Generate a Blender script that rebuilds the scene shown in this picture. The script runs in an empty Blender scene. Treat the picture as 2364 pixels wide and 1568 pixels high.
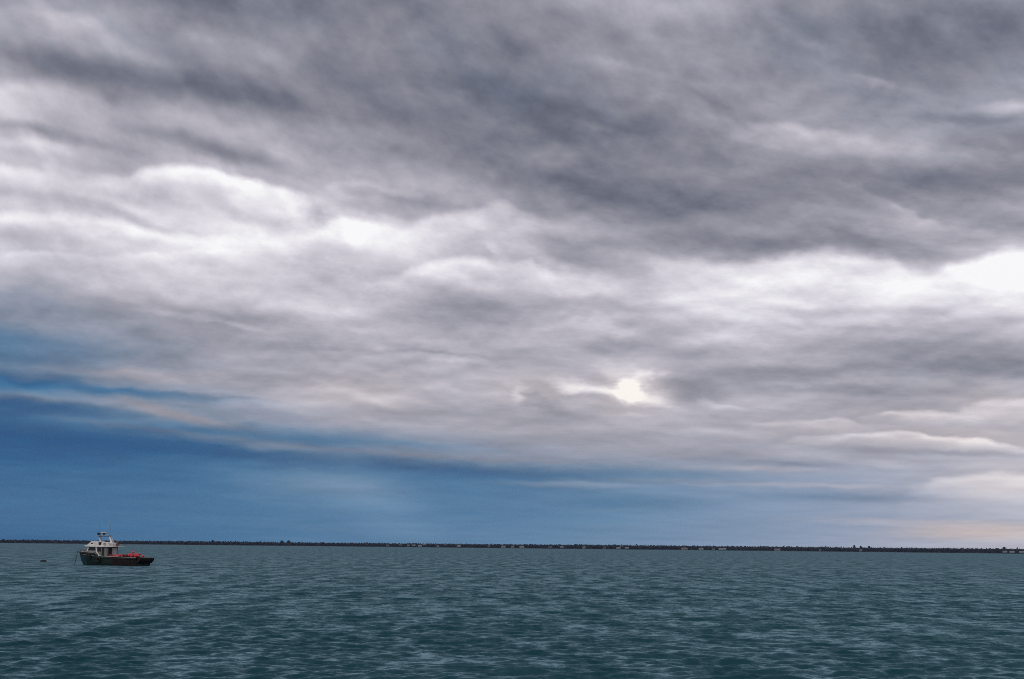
import bpy, math, random
import numpy as np
from mathutils import Vector, Matrix
random.seed(7)
rng = np.random.default_rng(11)
R = math.radians
SC = bpy.context.scene
COL = SC.collection

# ------------------------------------------------------------------ camera
FOC = 50.0                    # mm on a 36 mm frame
CAM_Z = 3.8                   # standing on a low quay
PITCH, ROLL = 8.29, 0.60
PW, PH = 2364.0, 1568.0       # the pixel grid in which positions were read off the photograph
FP = PW * FOC / 36.0
cam_d = bpy.data.cameras.new("camera")
cam = bpy.data.objects.new("camera", cam_d)
COL.objects.link(cam)
cam_d.lens = FOC; cam_d.sensor_width = 36.0
cam_d.clip_start = 0.1; cam_d.clip_end = 60000
CM = Matrix.Rotation(R(90 + PITCH), 4, 'X') @ Matrix.Rotation(R(ROLL), 4, 'Z')
cam.matrix_world = Matrix.Translation((0, 0, CAM_Z)) @ CM
SC.camera = cam

def ray(x, y):
    d = Vector(((x - PW/2) / FP, (PH/2 - y) / FP, -1.0))
    return (CM.to_3x3() @ d).normalized()
def azv(x, y):                # azimuth (rad, right positive) and tan(elevation)
    d = ray(x, y)
    return math.atan2(d.x, d.y), d.z / math.hypot(d.x, d.y)
def at_dist(x, r):            # point on the water plane at photo column x (at the horizon) and range r
    a = azv(x, 1262)[0]
    return r * math.sin(a), r * math.cos(a)

# ------------------------------------------------------------------ exposure
SC.view_settings.view_transform = 'Standard'
SC.view_settings.look = 'None'
SC.view_settings.exposure = 0.0
SC.view_settings.gamma = 1.0
SC.cycles.use_denoising = False
SC.cycles.filter_width = 0.9

# ------------------------------------------------------------------ sun (weak and wide behind the overcast)
SUN_EL, SUN_AZ = 38.0, 215.0     # azimuth clockwise from +Y: behind and to the left of the camera
sd = bpy.data.lights.new("sun", 'SUN'); sd.energy = 1.1; sd.angle = R(18); sd.color = (1.0, 0.96, 0.90)
so = bpy.data.objects.new("sun", sd); COL.objects.link(so)
sdir = Vector((math.sin(R(SUN_AZ))*math.cos(R(SUN_EL)), math.cos(R(SUN_AZ))*math.cos(R(SUN_EL)), math.sin(R(SUN_EL))))
so.rotation_euler = sdir.to_track_quat('Z', 'Y').to_euler()

# ------------------------------------------------------------------ world: overcast sky with layered cloud
W = bpy.data.worlds.new("World"); SC.world = W; W.use_nodes = True
NT = W.node_tree; NT.nodes.clear()
def lin(c):
    c = c / 255.0
    return c/12.92 if c <= 0.04045 else ((c+0.055)/1.055)**2.4
def rgb(r, g, b): return (lin(r), lin(g), lin(b), 1.0)

class G:
    """tiny helper to write node maths"""
    def __init__(s, nt): s.nt = nt
    def new(s, t, **k):
        n = s.nt.nodes.new(t)
        for a, b in k.items(): setattr(n, a, b)
        return n
    def put(s, sock, v):
        if hasattr(v, 'is_output'): s.nt.links.new(v, sock)
        elif v is not None: sock.default_value = v
    def m(s, op, a, b=None, c=None, clamp=False):
        n = s.new('ShaderNodeMath', operation=op, use_clamp=clamp)
        for i, v in enumerate((a, b, c)):
            if v is not None: s.put(n.inputs[i], v)
        return n.outputs[0]
    def sstep(s, v, a, b, o0=0.0, o1=1.0):
        n = s.new('ShaderNodeMapRange', interpolation_type='SMOOTHSTEP')
        for i, x in enumerate((v, a, b, o0, o1)): s.put(n.inputs[i], x)
        return n.outputs[0]
    def comb(s, x, y, z=0.0):
        n = s.new('ShaderNodeCombineXYZ')
        for i, v in enumerate((x, y, z)): s.put(n.inputs[i], v)
        return n.outputs[0]
    def sep(s, v):
        n = s.new('ShaderNodeSeparateXYZ'); s.put(n.inputs[0], v); return n.outputs
    def sepc(s, v):
        n = s.new('ShaderNodeSeparateColor'); s.put(n.inputs[0], v); return n.outputs
    def mix(s, f, a, b):
        n = s.new('ShaderNodeMix', data_type='RGBA', clamp_factor=True)
        s.put(n.inputs[0], f); s.put(n.inputs[6], a); s.put(n.inputs[7], b)
        return n.outputs[2]
    def noise(s, vec, scale, detail=4, rough=0.5, dist=0.0):
        n = s.new('ShaderNodeTexNoise'); s.put(n.inputs['Vector'], vec)
        n.inputs['Scale'].default_value = scale; n.inputs['Detail'].default_value = detail
        n.inputs['Roughness'].default_value = rough; n.inputs['Distortion'].default_value = dist
        return n
    def ramp(s, f, stops, interp='LINEAR'):
        n = s.new('ShaderNodeValToRGB'); r = n.color_ramp; r.interpolation = interp
        while len(r.elements) > 1: r.elements.remove(r.elements[-1])
        stops = sorted(stops, key=lambda q: q[0])
        r.elements[0].position = max(0, min(1, stops[0][0])); r.elements[0].color = stops[0][1]
        for p, c in stops[1:]:
            e = r.elements.new(max(0, min(1, p))); e.color = c
        s.put(n.inputs[0], f); return n.outputs[0]
g = G(NT)

gen = g.new('ShaderNodeTexCoord').outputs['Generated']
dx, dy, dz = g.sep(gen)
AZ = g.m('ARCTAN2', dx, dy)
HR = g.m('MAXIMUM', g.m('SQRT', g.m('ADD', g.m('MULTIPLY', dx, dx), g.m('MULTIPLY', dy, dy))), 0.02)
V0 = g.m('DIVIDE', dz, HR)                                    # tan(elevation)
LV = g.m('LOGARITHM', g.m('ADD', g.m('MAXIMUM', V0, 0.0), 0.045), math.e)
# near the horizon the cloud deck is foreshortened: noise space = (azimuth, log elevation)
# and sheared, so that the streaks run down to the right high up and level out near the horizon
NS = g.comb(AZ, g.m('MULTIPLY_ADD', AZ, g.sstep(V0, 0.10, 0.34, 0.10, 0.62), LV), 0.0)
def nspace(sx, sy, rot=0.0, off=0.0):
    mp = g.new('ShaderNodeMapping'); g.put(mp.inputs[0], NS)
    mp.inputs['Location'].default_value = (off, off*0.7, off*0.3)
    mp.inputs['Rotation'].default_value = (0, 0, R(rot)); mp.inputs['Scale'].default_value = (sx, sy, 1)
    return mp.outputs[0]
# domain warp
w1 = g.sepc(g.noise(nspace(9, 3, 12, 3.1), 1.0, 3, 0.5).outputs['Color'])
w2 = g.sepc(g.noise(nspace(32, 10, 10, 8.3), 1.0, 4, 0.55).outputs['Color'])
wx = g.m('ADD', g.m('MULTIPLY', g.m('SUBTRACT', w1[0], 0.5), 0.020), g.m('MULTIPLY', g.m('SUBTRACT', w2[0], 0.5), 0.016))
wy = g.m('ADD', g.m('MULTIPLY', g.m('SUBTRACT', w1[1], 0.5), 0.008), g.m('MULTIPLY', g.m('SUBTRACT', w2[1], 0.5), 0.013))
wys = g.sstep(V0, 0.0, 0.16, 0.25, 1.0)
AW = g.m('ADD', AZ, wx)
VW = g.m('ADD', V0, g.m('MULTIPLY', wy, wys))
AZR = 0.44                                                     # ramps cover +-25 degrees
U = g.m('MULTIPLY_ADD', AW, 0.5/AZR, 0.5, clamp=True)
def uu(a): return a*0.5/AZR + 0.5

# --- broad tones: rows of (brightness, blueness) across the sky
GX = [0, 263, 525, 788, 1050, 1313, 1576, 1838, 2101, 2364]
ROWS = [   # y, brightness x100, blueness x100
 (0,    [57,47,50,52,56,61,66,57,54,58], [10,8,6,6,6,6,6,8,10,14]),
 (110,  [63,62,58,52,49,52,56,52,51,52], [10,8,8,8,6,6,6,10,12,14]),
 (220,  [70,52,51,50,48,49,56,60,55,58], [12,10,10, 8, 6, 6, 8, 8,12,14]),
 (330,  [71,61,60,62,52,49,54,67,65,62], [ 4, 4, 4, 2, 2, 2, 2, 4, 8,10]),
 (440,  [73,71,73,70,62,49,46,53,55,54], [ 2, 2, 0, 0, 0, 2, 2, 2, 4, 6]),
 (550,  [76,79,82,83,79,66,55,62,66,69], [ 2, 2, 0, 0, 0, 0, 0, 0, 0, 0]),
 (660,  [70,75,80,83,77,77,81,85,83,86], [12, 4, 0, 0, 0, 0, 0, 0, 0, 0]),
 (770,  [56,62,68,73,70,72,75,77,71,75], [35,16, 5, 0, 0, 0, 0, 0, 2, 2]),
 (850,  [45,56,62,67,69,68,68,67,61,62], [52,28,10, 2, 0, 0, 0, 2, 8, 8]),
 (910,  [43,57,65,71,71,69,68,67,64,68], [72,36,14, 2, 0, 0, 0, 2, 6, 4]),
 (970,  [38,47,58,65,69,70,68,68,69,75], [92,66,34,12, 3, 0, 0, 0, 4, 0]),
 (1040, [36,38,41,47,57,64,66,68,70,73], [100,97,86,66,34,20,12,10,14,10]),
 (1110, [39,41,45,47,46,50,57,63,70,76], [100,100,100,98,97,92,82,64,34,10]),
 (1190, [42,44,47,49,48,50,57,62,69,77], [100,100,100,99,98,96,90,74,46,20]),
 (1258, [41,43,46,49,51,53,58,64,71,78], [100,100,99,98,96,90,82,60,35,12]),
]
base = None
prev_v = None
for (y, bs, ks) in reversed(ROWS):          # from the horizon upwards
    stops = [(uu(azv(x, y)[0]), (b/100, k/100, 0, 1)) for x, b, k in zip(GX, bs, ks)]
    rc = g.ramp(U, stops, 'B_SPLINE')
    v = azv(PW/2, y)[1]
    base = rc if base is None else g.mix(g.sstep(VW, prev_v, v), base, rc)
    prev_v = v
bs_ = g.sepc(base)
B, K = bs_[0], bs_[1]

# --- cloud lips: a bright band that starts sharply under a darker deck and fades downwards
# points (x, y, strength x100), fade length, edge softness (photo pixels)
LIPS = [
 ([(0,12,4),(60,18,8),(133,27,14),(205,40,17),(260,76,17),(308,107,13),(376,134,11),(445,148,7),(540,160,2)], 42, 16),
 ([(0,178,32),(103,186,28),(205,209,24),(274,239,12),(325,236,8),(376,239,14),(445,260,17),(513,284,13),(616,290,11),(718,304,10),(804,317,7),(1000,372,4),(1200,400,0)], 75, 20),
 ([(0,318,14),(68,325,16),(137,335,12),(205,350,3)], 26, 12),
 ([(0,380,26),(68,397,22),(171,416,12),(274,405,18),(342,388,38),(479,392,44),(581,417,44),(650,433,36),(705,452,18),(740,480,3)], 62, 13),
 ([(0,486,24),(103,493,24),(188,503,23),(274,520,24),(376,536,24),(462,546,18),(547,549,22),(650,549,14),(752,532,12),(790,505,10),(830,512,12),(914,522,0)], 42, 13),
 ([(0,578,22),(85,583,14),(205,590,10),(308,590,12),(410,583,8),(496,573,8),(600,580,0)], 34, 7),
 ([(740,430,4),(790,418,14),(850,424,13),(914,440,6),(980,450,0)], 26, 10),
 ([(740,500,8),(828,514,20),(914,524,16),(1000,507,14),(1060,492,18),(1085,486,20),(1170,470,17),(1222,490,12),(1290,516,7),(1358,525,3),(1400,560,0)], 62, 12),
 ([(800,668,0),(850,650,8),(897,642,20),(948,618,24),(1000,605,27),(1068,597,30),(1136,606,29),(1205,604,28),(1256,614,26),(1307,631,14),(1358,642,6),(1420,655,0)], 40, 13),
 ([(1150,782,0),(1190,768,6),(1256,748,14),(1324,737,17),(1393,736,15),(1461,748,9),(1540,760,0)], 36, 12),
 ([(1480,590,0),(1560,600,16),(1645,607,20),(1731,611,22),(1772,595,28),(1833,584,32),(1919,573,33),(1953,580,32),(2004,583,32),(2056,600,30),(2107,621,20),(2158,628,16),(2192,608,22),(2244,600,26),(2278,584,31),(2312,571,33),(2364,575,34)], 90, 16),
 ([(1560,205,4),(1600,220,8),(1660,262,6),(1700,284,14),(1799,287,21),(1868,301,21),(1970,311,17),(2073,322,12),(2210,336,9),(2364,346,10)], 44, 14),
 ([(1860,392,0),(1902,403,6),(1970,424,9),(2039,455,11),(2090,486,20),(2130,502,20),(2180,520,10),(2240,536,8),(2364,560,6)], 28, 8),
 ([(1300,110,0),(1375,130,7),(1461,147,11),(1530,171,11),(1581,187,7),(1640,205,0)], 26, 12),
 ([(1590,912,0),(1622,923,14),(1682,938,14),(1757,950,8),(1830,965,0)], 20, 5),
 ([(1960,968,0),(2007,958,18),(2057,947,28),(2157,946,30),(2232,958,12),(2300,965,0)], 14, 6),
 ([(1700,986,3),(1757,978,12),(1882,968,21),(1942,969,20),(1982,983,6),(2040,990,0)], 20, 6),
 ([(1780,1024,0),(1857,1012,15),(1957,1002,28),(2107,998,33),(2157,1006,36),(2257,1013,48),(2310,1022,30),(2364,1033,18)], 14, 6),
 ([(2180,952,0),(2232,935,18),(2300,925,30),(2364,918,36)], 30, 10),
 ([(2060,1140,0),(2107,1123,12),(2182,1099,27),(2282,1093,33),(2364,1098,36)], 34, 10),
]
def lip(pts, fade, soft):
    stops = []
    for x, y, a in pts:
        az, v = azv(x, y)
        stops.append((uu(az), (v/0.5, a*.76/100/0.6, 0, 1)))
    r = g.sepc(g.ramp(U, stops, 'CARDINAL' if len(stops) < 0 else 'EASE'))
    t = g.m('SUBTRACT', g.m('MULTIPLY', r[0], 0.5), VW)
    up = g.sstep(t, -soft*0.9/FP, soft*1.3/FP)
    dn = g.m('EXPONENT', g.m('MULTIPLY', g.m('MAXIMUM', t, 0.0), -FP/fade))
    return g.m('MULTIPLY', g.m('MULTIPLY', up, dn), r[1])
for pts, fade, soft in LIPS:
    B = g.m('MULTIPLY_ADD', lip(pts, fade, soft), 0.6, B)

# --- single soft masses: (x, y, half length, half thickness, slope down to the right in degrees, strength)
BLOBS = [
 (400,195,420,34,7,-.10),(120,150,170,26,4,-.05),(600,30,330,50,5,-.05),(250,55,150,20,30,.03),
 (520,352,250,22,12,-.15),(110,308,170,15,8,-.13),(140,372,120,14,8,-.06),(250,450,130,16,8,-.06),
 (130,465,150,20,6,-.10),(300,505,120,14,18,-.10),(600,515,110,20,6,-.11),(735,500,50,26,20,-.15),
 (80,545,120,22,4,-.11),(300,560,90,12,2,-.05),(820,560,30,24,0,.05),
 (560,135,260,36,14,.05),(700,215,200,20,18,.03),(870,300,220,26,10,.03),
 (1150,260,300,90,12,-.05),(1000,60,240,60,14,-.03),(1080,200,240,40,16,-.03),
 (1500,15,260,40,8,.07),(1180,70,110,26,24,.05),(1930,60,300,50,6,-.04),(2250,110,220,40,3,-.03),
 (2010,185,60,11,14,.08),(1900,115,60,14,30,.06),(2330,245,90,16,6,.12),(2230,270,160,14,8,-.07),(2000,215,160,16,8,-.05),
 (1640,210,90,14,26,.05),(1350,290,110,12,16,.05),
 (1480,470,240,50,14,-.06),(1300,430,180,26,16,-.05),(1640,560,260,26,4,-.06),(2100,400,260,34,6,-.10),(2250,440,200,28,10,-.06),
 (1850,505,150,20,4,-.06),(1990,548,120,18,14,-.10),(2140,590,90,20,8,-.10),(2290,510,140,22,14,-.06),
 (1010,480,150,24,6,-.08),(900,490,100,14,8,-.10),(900,460,160,12,8,-.04),
 (1290,560,150,24,8,-.05),(1330,600,90,16,10,-.10),(1140,575,24,10,30,.07),
 (1060,700,220,50,0,-.12),(1230,700,130,24,-6,-.05),(1420,690,200,24,-6,-.04),(1440,800,170,22,0,-.08),(1180,810,160,14,2,-.05),
 (1050,745,260,16,0,-.04),(1380,640,100,26,20,.06),
 (2080,790,240,34,3,-.10),(2260,850,180,26,5,-.10),(1950,850,200,14,0,-.06),(2050,905,200,12,2,-.08),(1900,895,180,10,0,-.06),
 (1600,820,140,18,-8,-.03),(1640,770,120,22,0,.03),(2350,650,110,60,0,.10),
 (1570,903,110,28,6,-.16),(1395,920,70,16,6,-.06),(1420,945,80,10,2,-.10),(1262,935,60,20,20,-.09),
 (1448,897,34,25,-20,.42),(1452,902,110,52,0,.13),(1482,872,34,18,-40,.12),(1510,928,90,16,14,.12),(1370,903,90,9,4,.14),
 (1305,890,50,22,20,.12),(1206,912,22,26,10,.08),(1190,902,30,12,30,.05),(1530,868,22,6,-20,.05),(1300,935,160,16,6,.05),
 (1390,878,60,16,10,-.10),(1450,905,150,70,0,.10),
 (760,890,160,18,-4,.05),(820,915,130,24,0,.07),(640,930,180,22,4,.06),(870,925,100,18,4,.06),(1000,895,160,12,4,.04),
 (1030,832,130,9,2,.06),(900,790,160,9,2,.05),(1060,820,160,6,2,-.05),(850,810,150,7,2,-.05),
 (480,735,140,7,5,.06),(560,750,120,6,5,.05),(330,700,160,10,3,-.04),(350,865,280,16,1,.07),(100,840,170,16,4,-.05),
 (60,872,170,14,3,-.06),(300,905,260,11,3,-.10),(520,915,150,7,2,-.08),(90,910,170,10,4,.06),(300,935,160,16,12,.05),(430,955,120,14,10,.04),
 (170,945,200,16,5,-.05),(700,1005,200,16,4,-.03),(540,1020,180,12,5,.05),(640,1032,100,9,3,.04),
 (600,1055,620,22,3,-.07),(1150,1085,380,16,3,-.07),(740,1115,250,46,4,.06),(860,1160,200,60,30,.04),
 (1350,1118,180,7,1,.07),(1760,1082,160,6,1,.06),(1860,1121,200,6,1,.07),(1640,1118,90,4,0,.04),(1500,1090,260,12,2,-.05),(1500,1160,220,14,1,-.04),
 (1900,1148,220,14,1,-.07),(2060,1150,200,12,1,-.05),(1700,1060,260,14,3,-.05),(1840,1070,120,6,3,-.05),
 (2070,1072,70,10,4,.06),(2050,1040,180,8,3,-.08),(2260,1048,130,8,2,-.10),(2300,1075,120,12,2,.03),(2280,1140,140,20,2,.05),
 (2250,1228,190,12,1,.05),(2050,1205,200,7,1,.04),(2230,1195,180,10,1,-.02),
 (1980,960,90,10,2,-.05),(1720,960,130,14,6,-.05),(1640,1000,180,10,3,.05),(1560,975,120,14,4,.04),(1700,990,90,8,2,-.05),
]
Q = g.comb(AW, VW, 0.0)
w3 = g.sepc(g.noise(nspace(95, 32, 0, 4.4), 1.0, 4, 0.6).outputs['Color'])     # ragged warp for the small torn pieces
AR = g.m('MULTIPLY_ADD', w3[0], 0.016, g.m('ADD', AW, -0.008)); VR = g.m('MULTIPLY_ADD', w3[1], 0.010, g.m('ADD', VW, -0.005))
def chain(acc):              # evaluate the next masses after the ones before (keeps the shader's working memory small)
    global Q, QR
    e = g.m('MULTIPLY', acc, 1e-9)
    Q = g.comb(AW, VW, e); QR = g.comb(AR, VR, e)
nb_ = 0
def blob(x, y, rx, ry, rot):
    az, v = azv(x, y)
    mp = g.new('ShaderNodeMapping', vector_type='TEXTURE'); g.put(mp.inputs[0], QR if rx < 65 and ry < 60 else Q)
    mp.inputs['Location'].default_value = (az, v, 0)
    mp.inputs['Rotation'].default_value = (0, 0, -R(rot)); mp.inputs['Scale'].default_value = (rx*1.35/FP, ry*1.6/FP, 1)
    gr = g.new('ShaderNodeTexGradient', gradient_type='SPHERICAL'); g.put(gr.inputs[0], mp.outputs[0])
    return g.sstep(gr.outputs['Fac'], 0.0, 1.0)
for x, y, rx, ry, rot, a in BLOBS:
    if nb_ % 10 == 0: chain(B)
    nb_ += 1
    B = g.m('MULTIPLY_ADD', blob(x, y, rx, ry, rot), a, B)
for x, y, rx, ry, rot, a in [(60,800,220,40,3,.3),(740,1112,240,46,2,-.14),(520,1000,260,9,4,.12),(300,985,220,6,6,-.2),(820,1040,240,6,3,-.25),(1000,1030,260,8,3,.25),(1200,1062,260,6,2,-.2),(80,890,300,14,3,.35),(330,905,300,12,3,.35),(90,918,200,9,4,-.3),(330,938,200,14,12,-.35),
                             (350,865,280,14,1,-.25),(470,975,220,14,10,-.3),(620,995,300,18,4,.18),(560,1020,220,12,5,-.3),
                             (1500,1110,300,8,1,-.25),(1860,1121,240,7,1,-.3),(1750,1083,200,7,1,-.3),(1300,1118,200,8,1,-.25),
                             (2250,1228,220,16,1,-.4),(2060,1205,240,8,1,-.3)]:
    if nb_ % 10 == 0: chain(K)
    nb_ += 1
    K = g.m('MULTIPLY_ADD', blob(x, y, rx, ry, rot), a, K)

# --- cloud texture
na = g.noise(nspace(7.5, 4.0, 0, 1.7), 1.0, 5, 0.48, 0.0).outputs['Fac']
nb = g.noise(nspace(13, 8.5, 0, 5.2), 1.0, 5, 0.55, 0.0).outputs['Fac']
def relief(sx, sy, rot, off, dl, det, dist=0.0):
    """lit from above: the field minus itself a little higher up"""
    n0 = g.noise(nspace(sx, sy, rot, off), 1.0, det, 0.55, dist).outputs['Fac']
    mp = g.new('ShaderNodeMapping'); g.put(mp.inputs[0], NS)
    mp.inputs['Location'].default_value = (off, off*0.7 + dl, off*0.3)
    mp.inputs['Rotation'].default_value = (0, 0, R(rot)); mp.inputs['Scale'].default_value = (sx, sy, 1)
    n1 = g.noise(mp.outputs[0], 1.0, det, 0.55, dist).outputs['Fac']
    return g.m('SUBTRACT', n0, n1)
r1 = relief(9.5, 5.2, 0, 2.2, 0.42, 5)
r2 = relief(30, 15, 0, 6.6, 0.45, 4)
hi = g.sstep(V0, 0.03, 0.16)
ta = g.m('MULTIPLY', g.m('SUBTRACT', na, 0.5), g.m('MULTIPLY_ADD', hi, 0.09, 0.04))
tb = g.m('MULTIPLY', g.m('SUBTRACT', nb, 0.5), g.m('MULTIPLY_ADD', g.sstep(V0, 0.015, 0.07), 0.08, 0.06))
tc = g.m('ADD', g.m('MULTIPLY', r1, g.m('MULTIPLY_ADD', hi, 0.18, 0.12)), g.m('MULTIPLY', r2, g.m('MULTIPLY_ADD', hi, 0.11, 0.09)))
tc = g.m('MULTIPLY', tc, g.m('MULTIPLY_ADD', K, -0.65, 1.0))
B = g.m('ADD', B, g.m('ADD', ta, g.m('ADD', tb, tc)))
K = g.m('ADD', K, g.m('MULTIPLY', g.m('SUBTRACT', nb, 0.5), 0.35))
K = g.m('MULTIPLY', K, g.sstep(K, 0.0, 0.25), clamp=True)
# away from the part of the sky in view: an even grey deck with the same texture
back = g.sstep(g.m('ABSOLUTE', AZ), 0.55, 1.3)
topf = g.sstep(V0, 0.5, 1.4)
away = g.m('MAXIMUM', back, topf)
Bd = g.m('ADD', 0.66, g.m('MULTIPLY', g.m('SUBTRACT', na, 0.5), 0.5))
B = g.m('ADD', g.m('MULTIPLY', B, g.m('SUBTRACT', 1.0, away)), g.m('MULTIPLY', Bd, away))
K = g.m('MULTIPLY', K, g.m('SUBTRACT', 1.0, away))
gray = g.ramp(B, [(.28, rgb(70,72,86)), (.45, rgb(112,114,128)), (.55, rgb(138,138,149)), (.65, rgb(163,161,172)), (.75, rgb(189,185,195)),
                  (.87, rgb(222,218,227)), (1.0, rgb(255,254,255))])
blue = g.ramp(B, [(.28, rgb(24,76,126)), (.38, rgb(37,92,140)), (.46, rgb(68,117,157)), (.54, rgb(102,140,174)), (.64, rgb(140,166,198)), (.8, rgb(184,198,220)), (1.0, rgb(235,240,250))])
clouds = g.mix(K, gray, blue)
# warm light in the openings low in the sky
WM = None
for x, y, rx, ry, rot, a in [(1450,905,130,60,0,.5),(2200,1010,260,30,2,.5),(2300,930,160,50,0,.4),(2290,1115,160,40,0,.5),(2280,1228,190,18,0,.9),
                             (1250,900,160,50,0,.35),(830,905,200,50,0,.35),(2100,955,200,24,0,.35),(1900,990,240,30,0,.25)]:
    b = g.m('MULTIPLY', blob(x, y, rx, ry, rot), a)
    WM = b if WM is None else g.m('MAXIMUM', WM, b)
warm = g.new('ShaderNodeMix', data_type='RGBA', blend_type='MULTIPLY')
g.put(warm.inputs[0], WM); g.put(warm.inputs[6], clouds); warm.inputs[7].default_value = (1.10, 0.98, 0.84, 1)
# thin part of the deck lets the clear sky through
ns = g.new('ShaderNodeTexSky', sky_type='NISHITA'); ns.sun_disc = False
ns.sun_elevation = R(SUN_EL); ns.sun_rotation = R(SUN_AZ)
skys = g.new('ShaderNodeMix', data_type='RGBA', blend_type='MULTIPLY')
skys.inputs[0].default_value = 1.0; g.put(skys.inputs[6], ns.outputs[0]); skys.inputs[7].default_value = (0.06, 0.06, 0.06, 1)
final = g.mix(0.96, skys.outputs[2], warm.outputs[2])
below = g.mix(g.sstep(dz, -0.05, 0.0), (0.05, 0.09, 0.12, 1), final)
bg = g.new('ShaderNodeBackground'); g.put(bg.inputs[0], below); bg.inputs[1].default_value = 1.0
wo = g.new('ShaderNodeOutputWorld'); NT.links.new(bg.outputs[0], wo.inputs[0])
W.cycles.sampling_method = 'MANUAL'; W.cycles.sample_map_resolution = 512

# ------------------------------------------------------------------ helpers
def tag(o, label=None, cat=None, group=None, kind=None):
    if label: o['label'] = label
    if cat: o['category'] = cat
    if group: o['group'] = group
    if kind: o['kind'] = kind
    return o

def mat(name, col, rough=0.6, var=0.25, scale=3.0, metal=0.0, col2=None, streak=None, bump=0.0, spec=0.5):
    m = bpy.data.materials.new(name); m.use_nodes = True
    h = G(m.node_tree); p = m.node_tree.nodes['Principled BSDF']
    tc = h.new('ShaderNodeTexCoord').outputs['Object']
    mp = h.new('ShaderNodeMapping'); h.put(mp.inputs[0], tc)
    mp.inputs['Scale'].default_value = streak if streak else (1, 1, 1)
    n = h.noise(mp.outputs[0], scale, 5, 0.6)
    c2 = col2 if col2 else tuple(c*(1-var) for c in col)
    f = h.sstep(n.outputs['Fac'], 0.38, 0.66)
    h.put(p.inputs['Base Color'], h.mix(f, (*col, 1), (*c2, 1)))
    p.inputs['Roughness'].default_value = rough; p.inputs['Metallic'].default_value = metal
    p.inputs['Specular IOR Level'].default_value = spec
    if bump:
        b = h.new('ShaderNodeBump'); h.put(b.inputs['Height'], n.outputs['Fac'])
        b.inputs['Strength'].default_value = 0.6; b.inputs['Distance'].default_value = bump
        h.put(p.inputs['Normal'], b.outputs[0])
    return m

class MB:
    def __init__(s): s.v = []; s.f = []; s.sm = []
    def add(s, vs, fs, smooth=False):
        o = len(s.v); s.v += [tuple(v) for v in vs]
        s.f += [tuple(i+o for i in f) for f in fs]; s.sm += [smooth]*len(fs)
        return s
    def box(s, c, d, rot=None, taper=1.0):
        vs = []
        for z in (-.5, .5):
            k = 1 if z < 0 else taper
            for x, y in ((-.5,-.5),(.5,-.5),(.5,.5),(-.5,.5)):
                p = Vector((x*d[0]*k, y*d[1]*k, z*d[2]))
                if rot: p = Matrix.Rotation(rot[0],3,'X') @ Matrix.Rotation(rot[1],3,'Y') @ Matrix.Rotation(rot[2],3,'Z') @ p
                vs.append(p + Vector(c))
        return s.add(vs, [(3,2,1,0),(4,5,6,7),(0,1,5,4),(1,2,6,5),(2,3,7,6),(3,0,4,7)])
    def hexa(s, b, t):            # two quads given counter-clockwise from above
        return s.add(list(b)+list(t), [(3,2,1,0),(4,5,6,7),(0,1,5,4),(1,2,6,5),(2,3,7,6),(3,0,4,7)])
    def prism(s, poly, y0, y1):   # polygon in x,z extruded along y
        n = len(poly)
        vs = [(x, y0, z) for x, z in poly] + [(x, y1, z) for x, z in poly]
        fs = [tuple(range(n)), tuple(range(2*n-1, n-1, -1))] + [(i, i+n, (i+1)%n+n, (i+1)%n) for i in range(n)]
        return s.add(vs, fs)
    def tube(s, pts, r, n=8):
        pts = [Vector(p) for p in pts]; vs = []; fs = []
        for i, p in enumerate(pts):
            d = (pts[min(i+1, len(pts)-1)] - pts[max(i-1, 0)]).normalized()
            a = Vector((0,0,1)) if abs(d.z) < .9 else Vector((1,0,0))
            e1 = d.cross(a).normalized(); e2 = d.cross(e1)
            rr = r[i] if isinstance(r, (list, tuple)) else r
            vs += [p + e1*rr*math.cos(2*math.pi*k/n) + e2*rr*math.sin(2*math.pi*k/n) for k in range(n)]
        for i in range(len(pts)-1):
            fs += [(i*n+k, i*n+(k+1)%n, (i+1)*n+(k+1)%n, (i+1)*n+k) for k in range(n)]
        fs += [tuple(range(n-1,-1,-1)), tuple(range((len(pts)-1)*n, len(pts)*n))]
        return s.add(vs, fs, True)
    def lathe(s, prof, c=(0,0,0), n=20, rot=None):
        vs = []; fs = []
        for r_, z in prof:
            for k in range(n):
                p = Vector((r_*math.cos(2*math.pi*k/n), r_*math.sin(2*math.pi*k/n), z))
                if rot is not None: p = rot @ p
                vs.append(p + Vector(c))
        for i in range(len(prof)-1):
            fs += [(i*n+k, i*n+(k+1)%n, (i+1)*n+(k+1)%n, (i+1)*n+k) for k in range(n)]
        fs += [tuple(range(n-1,-1,-1)), tuple(range((len(prof)-1)*n, len(prof)*n))]
        return s.add(vs, fs, True)
    def torus(s, c, R_, r_, rot=None, n=22, m_=10):
        vs = []; fs = []
        for i in range(n):
            a = 2*math.pi*i/n
            for j in range(m_):
                b = 2*math.pi*j/m_
                p = Vector(((R_+r_*math.cos(b))*math.cos(a), (R_+r_*math.cos(b))*math.sin(a), r_*math.sin(b)))
                if rot is not None: p = rot @ p
                vs.append(p + Vector(c))
        for i in range(n):
            for j in range(m_):
                fs.append((i*m_+j, ((i+1)%n)*m_+j, ((i+1)%n)*m_+(j+1)%m_, i*m_+(j+1)%m_))
        return s.add(vs, fs, True)
    def build(s, name, material, parent=None, bevel=0.0):
        me = bpy.data.meshes.new(name); me.from_pydata(s.v, [], s.f)
        me.polygons.foreach_set('use_smooth', s.sm); me.validate(); me.update()
        me.materials.append(material)
        o = bpy.data.objects.new(name, me); COL.objects.link(o)
        if parent: o.parent = parent
        if bevel:
            b = o.modifiers.new('bevel', 'BEVEL'); b.width = bevel; b.segments = 2; b.limit_method = 'ANGLE'
        return o
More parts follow.
